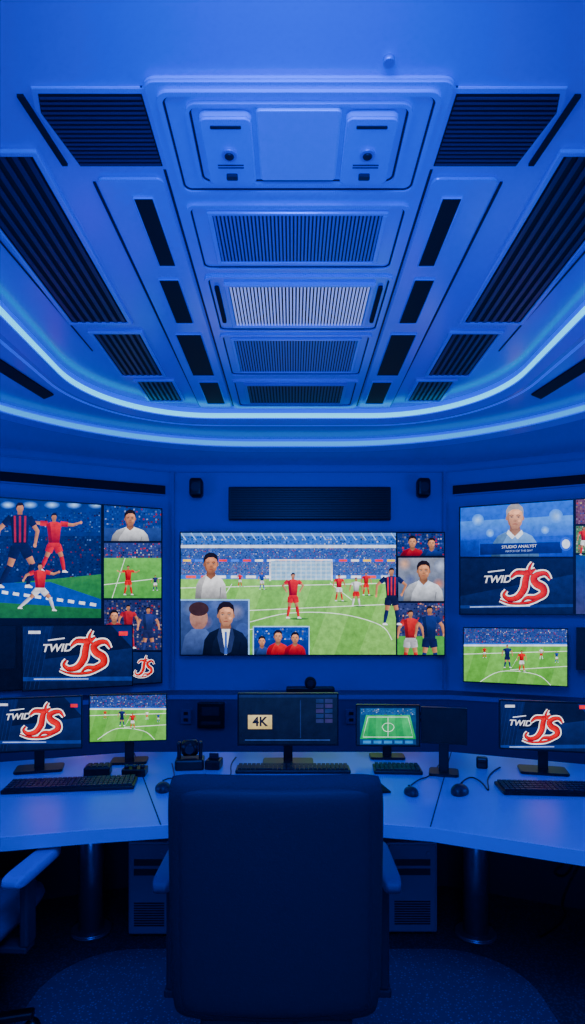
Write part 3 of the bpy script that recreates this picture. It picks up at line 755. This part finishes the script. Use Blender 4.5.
prism('trim_6',[i0,i1,i2,i3,off(i3,nR,.02),off(i2,(0,-1),.02),off(i1,(0,-1),.02),off(i0,nL,.02)],0.76,0.80,M['wallpanel'])
e=empty('intercom_box',(-0.76,5.60,0.62)); box('case',(0,0,0),(0.25,0.06,0.24),M['plastic'],e,0.01); boxes('detail',[((0,-0.032,0.04),(0.16,0.01,0.08)),((0,-0.032,-0.07),(0.18,0.01,0.03))],M['plastic2'],e)
e=empty('video_conference_camera',(0.17,5.72,0.88)); box('bar',(0,0,-0.045),(0.46,0.12,0.07),M['plastic'],e,0.015); cyl('lens_housing',(0,-0.02,0.03),0.055,0.10,M['plastic'],e,'Y',bev=.01); cyl('lens',(0,-0.075,0.03),0.03,0.02,M['plastic2'],e,'Y')
for x in (-1.0,-0.45,0.55,1.2): 
    e=empty('power_outlet',(x,5.63,0.60)); box('plate',(0,0,0),(0.10,0.012,0.14),M['ledge'],e,0.004); boxes('outlets',[((0,-0.007,0.03),(0.04,0.006,0.03)),((0,-0.007,-0.03),(0.04,0.006,0.03))],M['plastic'],e)

# ---------------------------------------------------------------- desk
front=[(-2.5,1.62),(-1.9,1.93),(-1.2,2.21),(-.8,2.31),(-.49,2.37),(-.1,2.40),(.30,2.39),(.54,2.335),(1.05,2.10),(1.7,1.78),(2.5,1.35)]
back=[(2.9,2.45),(1.75,3.25),(.95,3.60),(-.95,3.60),(-1.75,3.32),(-2.9,2.72)]
dk=empty('control_desk',(0,0,0))
prism('desktop',front+back,0.715,0.75,M['desk'],dk,0.006)
bm=bmesh.new()
for i in range(len(front)-1):
    (x0,y0),(x1,y1)=front[i],front[i+1]
    vs=[bm.verts.new(p) for p in ((x0,y0-.004,.70),(x1,y1-.004,.70),(x1,y1+.012,.70),(x0,y0+.012,.70),(x0,y0-.004,.7515),(x1,y1-.004,.7515),(x1,y1+.012,.7515),(x0,y0+.012,.7515))]
    for q in ((0,1,5,4),(4,5,6,7),(0,3,2,1),(3,7,6,2)): bm.faces.new([vs[k] for k in q])
bmesh.ops.remove_doubles(bm,verts=bm.verts,dist=1e-5); bmesh.ops.recalc_face_normals(bm,faces=bm.faces)
finish(bm,'front_edge',dk,M['deskedge'])
for a_,b_ in (((-.52,2.37),(-.95,3.59)),((.54,2.35),(.95,3.59))):
    d=Vector((b_[0]-a_[0],b_[1]-a_[1])); o=box('seam',(d.length/2,0,0),(d.length,0.005,0.002),M['seam'],dk); o.location=(a_[0],a_[1],0.7508); o.rotation_euler=(0,0,math.atan2(d.y,d.x))
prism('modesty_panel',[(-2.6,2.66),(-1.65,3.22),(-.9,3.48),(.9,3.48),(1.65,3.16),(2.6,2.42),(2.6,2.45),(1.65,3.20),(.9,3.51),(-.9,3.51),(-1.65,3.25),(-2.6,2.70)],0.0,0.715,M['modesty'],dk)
for x,y in ((-1.0,2.98),(.90,2.95),(-2.1,2.4),(2.1,2.2)):
    cyl('leg_column',(x,y,0.36),0.06,0.71,M['metal'],dk,bev=.002); cyl('leg_foot',(x,y,0.012),0.10,0.024,M['metal'],dk,bev=.006); cyl('leg_collar',(x,y,0.68),0.085,0.03,M['metal'],dk)
boxes('cable_tray',[((0,3.36,0.60),(1.6,0.14,0.02)),((0,3.29,0.63),(1.6,0.01,0.06))],M['plastic2'],dk)

def keyboard(u,v,w,d,rz,name='keyboard'):
    x,y=on_desk(u,v); e=empty(name,(x,y,0.75),rz)
    box('case',(0,0,0.010),(w,d,0.018),M['plastic'],e,0.005)
    L_=[]; rows=5; cols=max(8,int(w/0.024))
    for j in range(rows):
        for i in range(cols):
            if j==0 and 3<i<8:
                if i==5: L_.append((((-w/2+.01+(6)*(w-.02)/cols),-d/2+.012+(d-.024)*(j+.5)/rows,0.022),((w-.02)/cols*3.8,(d-.024)/rows*.82,0.009)))
                continue
            L_.append(((-w/2+.01+(i+.5)*(w-.02)/cols,-d/2+.012+(d-.024)*(j+.5)/rows,0.022+0.001*j),((w-.02)/cols*.82,(d-.024)/rows*.82,0.009)))
    boxes('keys',L_,M['key'],e); return e
keyboard(72,787,0.60,0.17,math.radians(8)); keyboard(293,771,0.60,0.12,0); keyboard(397,771,0.25,0.15,math.radians(-4)); keyboard(553,791,0.50,0.17,math.radians(-4))
def mouse(u,v,rz,sc=1.0):
    x,y=on_desk(u,v); e=empty('computer_mouse',(x,y,0.75),rz)
    bm=bmesh.new(); bmesh.ops.create_uvsphere(bm,u_segments=24,v_segments=14,radius=1)
    for vv in bm.verts:
        c=vv.co; c.z=max(c.z,-0.25); k=1-0.15*max(0,c.y); c.x*=0.032*k*sc; c.y*=0.055*sc; c.z=(c.z+0.25)*0.028*sc*(1-0.2*(c.y/0.055))
    finish(bm,'shell',e,M['plastic2'],True)
    cyl('wheel',(0,0.028*sc,0.028*sc),0.007*sc,0.006,M['key'],e,'X'); box('split',(0,0.035*sc,0.0268*sc),(0.0015,0.03*sc,0.003),M['recess'],e)
mouse(411,794,0.1); mouse(460,793,-0.5,1.25); mouse(163,790,0.2,1.15)
def ptz(u,v,rz=0,sc=1):
    x,y=on_desk(u,v); e=empty('camera_controller',(x,y,0.75),rz)
    box('base',(0,0,0.03*sc),(0.16*sc,0.13*sc,0.06*sc),M['plastic'],e,0.01)
    box('yoke_left',(-0.06*sc,0,0.10*sc),(0.02*sc,0.05*sc,0.10*sc),M['plastic'],e,0.005); box('yoke_right',(0.06*sc,0,0.10*sc),(0.02*sc,0.05*sc,0.10*sc),M['plastic'],e,0.005)
    cyl('head',(0,0,0.115*sc),0.045*sc,0.09*sc,M['plastic'],e,'X',bev=0.008); cyl('lens',(0,-0.045*sc,0.115*sc),0.024*sc,0.03*sc,M['plastic2'],e,'Y')
ptz(190,768,0.1,0.95)
x,y=on_desk(98,775); e=empty('talkback_panel',(x,y,0.75),0.15); box('case',(0,0,0.025),(0.13,0.09,0.05),M['plastic'],e,0.008); boxes('buttons',[((-.042+.028*i,-.025+.025*j,.052),(.02,.016,.008)) for i in range(4) for j in range(3)],M['key'],e)
x,y=on_desk(135,775); e=empty('audio_interface',(x,y,0.75),0.05); box('case',(0,0,0.02),(0.12,0.09,0.04),M['plastic'],e,0.006)
for i in range(3): cyl('knob',(-.04+.04*i,-0.01,0.047),0.012,0.016,M['plastic2'],e,bev=.002)
x,y=on_desk(214,768); e=empty('hard_drive_dock',(x,y,0.75),-0.1); box('case',(0,0,0.025),(0.08,0.10,0.05),M['plastic'],e,0.008); box('slot',(0,0,0.052),(0.06,0.02,0.006),M['recess'],e); box('drive',(0,0,0.06),(0.05,0.014,0.04),M['plastic2'],e,0.002)
x,y=on_desk(482,768); e=empty('card_reader',(x,y,0.75),-0.3); box('case',(0,0,0.03),(0.06,0.05,0.06),M['plastic'],e,0.01); box('slot',(0,-0.026,0.035),(0.035,0.004,0.006),M['recess'],e)
x,y=on_desk(378,789); e=empty('smartphone',(x,y,0.75),0.2); box('body',(0,0,0.005),(0.075,0.15,0.009),M['plastic'],e,0.003); box('glass',(0,0,0.0102),(0.068,0.14,0.001),M['recess'],e)
cb=empty('desk_cables',(0,0,0))
def dp(u,v,dz=0.004): x,y=on_desk(u,v); return (x,y,0.75+dz)
tube('cable_1',[dp(460,785),dp(468,776),dp(482,782),dp(490,795),dp(486,775),dp(500,768)],0.0035,M['plastic'],cb)
tube('cable_2',[dp(411,786),dp(418,780),dp(428,778),dp(436,770),dp(440,764)],0.003,M['plastic'],cb)
tube('cable_3',[dp(205,775),dp(218,779),dp(232,778),dp(230,764),dp(236,758)],0.0035,M['plastic'],cb)
tube('cable_4',[dp(164,781),dp(170,778),dp(176,781),dp(172,764)],0.003,M['plastic'],cb)
tube('cable_5',[(1.05,2.2,.70),(1.0,2.35,.58),(1.12,2.45,.5),(1.2,2.5,.62),(1.3,2.6,.7)],0.005,M['plastic'],cb)
tube('cable_6',[(1.15,2.3,.70),(1.1,2.5,.40),(1.25,2.7,.2),(1.2,2.9,.02)],0.005,M['plastic'],cb)
def tower(x,y,w,h,d,rz=0):
    e=empty('computer_tower',(x,y,0),rz)
    box('case',(0,d/2,h/2+.01),(w,d,h-.02),M['tower'],e,0.008)
    box('front_panel',(0,-0.004,h/2+.01),(w*.92,0.012,h*.92),M['towerface'],e,0.005)
    boxes('vents',[((0,-0.012,h*.15+.012*i),(w*.7,0.004,0.005)) for i in range(10)],M['plastic'],e)
    boxes('drive_bays',[((0,-0.012,h*.80),(w*.7,0.004,.03)),((0,-0.012,h*.70),(w*.7,0.004,.03))],M['plastic2'],e)
    cyl('power_button',(w*.3,-0.012,h*.9),0.008,0.006,M['metal'],e,'Y')
    boxes('feet',[((sx*w*.35,sy,0.006),(0.03,0.05,0.012)) for sx in(-1,1) for sy in (.05,d-.05)],M['plastic'],e)
tower(0.585,2.94,0.25,0.46,0.42); tower(-0.695,2.92,0.21,0.47,0.42)
prism('chair_mat',rrect(-0.02,1.85,2.1,1.95,0.35,12),0.0,0.006,M['chairmat'],bev=0.002)

# ---------------------------------------------------------------- office chairs
def chair(x,y,rz,backtop=1.17,armz=0.80,seatz=0.50,bw=0.57,pad=None,seatm=None,aoff=0.06,pw_=0.07):
    e=empty('office_chair',(x,y,0),rz)   # faces local +Y
    bh=backtop-0.50
    pillow('backrest',bw,bh,0.10,M['fabric'],e,(0,-0.26,0.50+bh/2),(math.radians(3),0,0),cx=.05,cz=.03,bend=0.02,taper=0.008,n=36,pw=14)
    pillow('back_shell',bw*.90,bh*.92,0.03,M['fabric2'],e,(0,-0.302,0.50+bh/2),(math.radians(3),0,0),cx=.05,cz=.03,bend=0.02,n=30,pw=16)
    pillow('seat',0.54,0.52,0.11,seatm or M['fabric'],e,(0,0.02,seatz),(math.pi/2,0,0),cx=.1,cz=.1,n=20)
    box('seat_pan',(0,0.0,seatz-.065),(0.42,0.42,0.03),M['fabric2'],e,0.01)
    box('back_bracket',(0,-0.25,seatz-.01),(0.10,0.05,0.22),M['fabric2'],e,0.01); box('tilt_mechanism',(0,-0.05,seatz-.10),(0.14,0.36,0.06),M['plastic'],e,0.01)
    for sx in (-1,1):
        pillow('arm_pad',pw_,0.34,0.045,pad or M['armpad'],e,(sx*(bw/2+aoff),0.02,armz),(math.pi/2,0,0),cx=.2,cz=.2,n=16)
        box('arm_post',(sx*(bw/2+aoff-.01),0.0,(armz+seatz)/2-.05),(0.03,0.07,armz-seatz+.06),M['fabric2'],e,0.008)
        box('arm_link',(sx*(bw/2-.05),0.0,seatz-.09),(0.22,0.07,0.025),M['fabric2'],e,0.006)
    cyl('gas_lift',(0,-.02,0.24),0.028,0.36,M['metal'],e); cyl('gas_sleeve',(0,-.02,0.16),0.04,0.18,M['plastic'],e); cyl('hub',(0,-.02,0.09),0.055,0.06,M['plastic'],e)
    for i in range(5):
        a=math.radians(90+72*i); c,s_=math.cos(a),math.sin(a)
        bm=bmesh.new(); bm_box(bm,(0.16,0,0.085),(0.30,0.04,0.03),0.008,Matrix.Identity(3)); bmesh.ops.rotate(bm,matrix=Matrix.Rotation(a,3,'Z'),verts=bm.verts); bmesh.ops.translate(bm,vec=(0,-.02,0),verts=bm.verts); finish(bm,'base_arm',e,M['plastic'])
        cyl('caster',(0.30*c,0.30*s_-.02,0.0335),0.0275,0.045,M['plastic'],e,'X' if abs(s_)>.5 else 'Y',bev=.004)
        cyl('caster_stem',(0.30*c,0.30*s_-.02,0.07),0.008,0.03,M['metal'],e)
chair(-0.045,1.86,0.0,1.165,0.80,0.52,0.575,aoff=0.048,pw_=0.058)
M['seat2']=mat('armchair_upholstery',(56,70,125),0.6,0,0.15,200,0.1)
M['pad2']=mat('armchair_pad',(120,140,200),0.4)
chair(-1.27,2.20,math.radians(-4),1.10,0.665,0.47,0.52,M['pad2'],M['seat2'],pw_=0.085)

# ---------------------------------------------------------------- lights
BLUE=(0.0,0.085,1.0)
def area(name,loc,tgt,size,power,col=BLUE,sy=None):
    l=bpy.data.lights.new(name,'AREA'); l.energy=power; l.color=col; l.size=size
    if sy: l.shape='RECTANGLE'; l.size_y=sy
    o=bpy.data.objects.new(name,l); COL.objects.link(o); o.location=loc
    o.rotation_euler=(Vector(tgt)-Vector(loc)).to_track_quat('-Z','Y').to_euler(); return o
def spot(name,loc,tgt,power,ang=60,col=BLUE,rad=0.15,blend=1.0):
    l=bpy.data.lights.new(name,'SPOT'); l.energy=power; l.color=col; l.spot_size=math.radians(ang); l.spot_blend=blend; l.shadow_soft_size=rad
    o=bpy.data.objects.new(name,l); COL.objects.link(o); o.location=loc
    o.rotation_euler=(Vector(tgt)-Vector(loc)).to_track_quat('-Z','Y').to_euler(); return o
spot('ceiling_fill_spot',(0,0.6,1.0),(0,2.95,3.2),400,62)  # added spot out of view, brightens the middle of the ceiling
area('side_fill_light',(-3.2,3.0,1.4),(-0.6,3.2,3.2),0.8,34); area('side_fill_light',(3.2,3.0,1.4),(0.6,3.2,3.2),0.8,34)  # added pair outside the frame, lifts the ceiling sides
area('wall_fill_light',(0,0.4,2.9),(0,6,1.9),1.2,40)  # unseen fill above the frame, added to light the back walls
area('desk_fill_light',(0,1.0,3.0),(0,3.0,0.75),0.6,34,(0.01,0.13,1.0))  # added fill above the frame for the desk, no visible fixture
area('low_fill_light',(0.0,-1.2,1.5),(0,2.4,0.2),1.2,30,(0.015,0.12,1.0))
w=bpy.data.worlds.new('world'); S.world=w; w.use_nodes=True
w.node_tree.nodes['Background'].inputs[0].default_value=(0.0,0.01,0.12,1); w.node_tree.nodes['Background'].inputs[1].default_value=0.5

cam=bpy.data.cameras.new('camera'); co=bpy.data.objects.new('camera',cam); COL.objects.link(co)
co.location=(0,0,EYE); co.rotation_euler=(math.pi/2,0,0)
cam.sensor_fit='VERTICAL'; cam.sensor_height=36; cam.lens=F*36/1024; cam.shift_y=(HV-512)/1024; cam.clip_start=0.02
S.camera=co
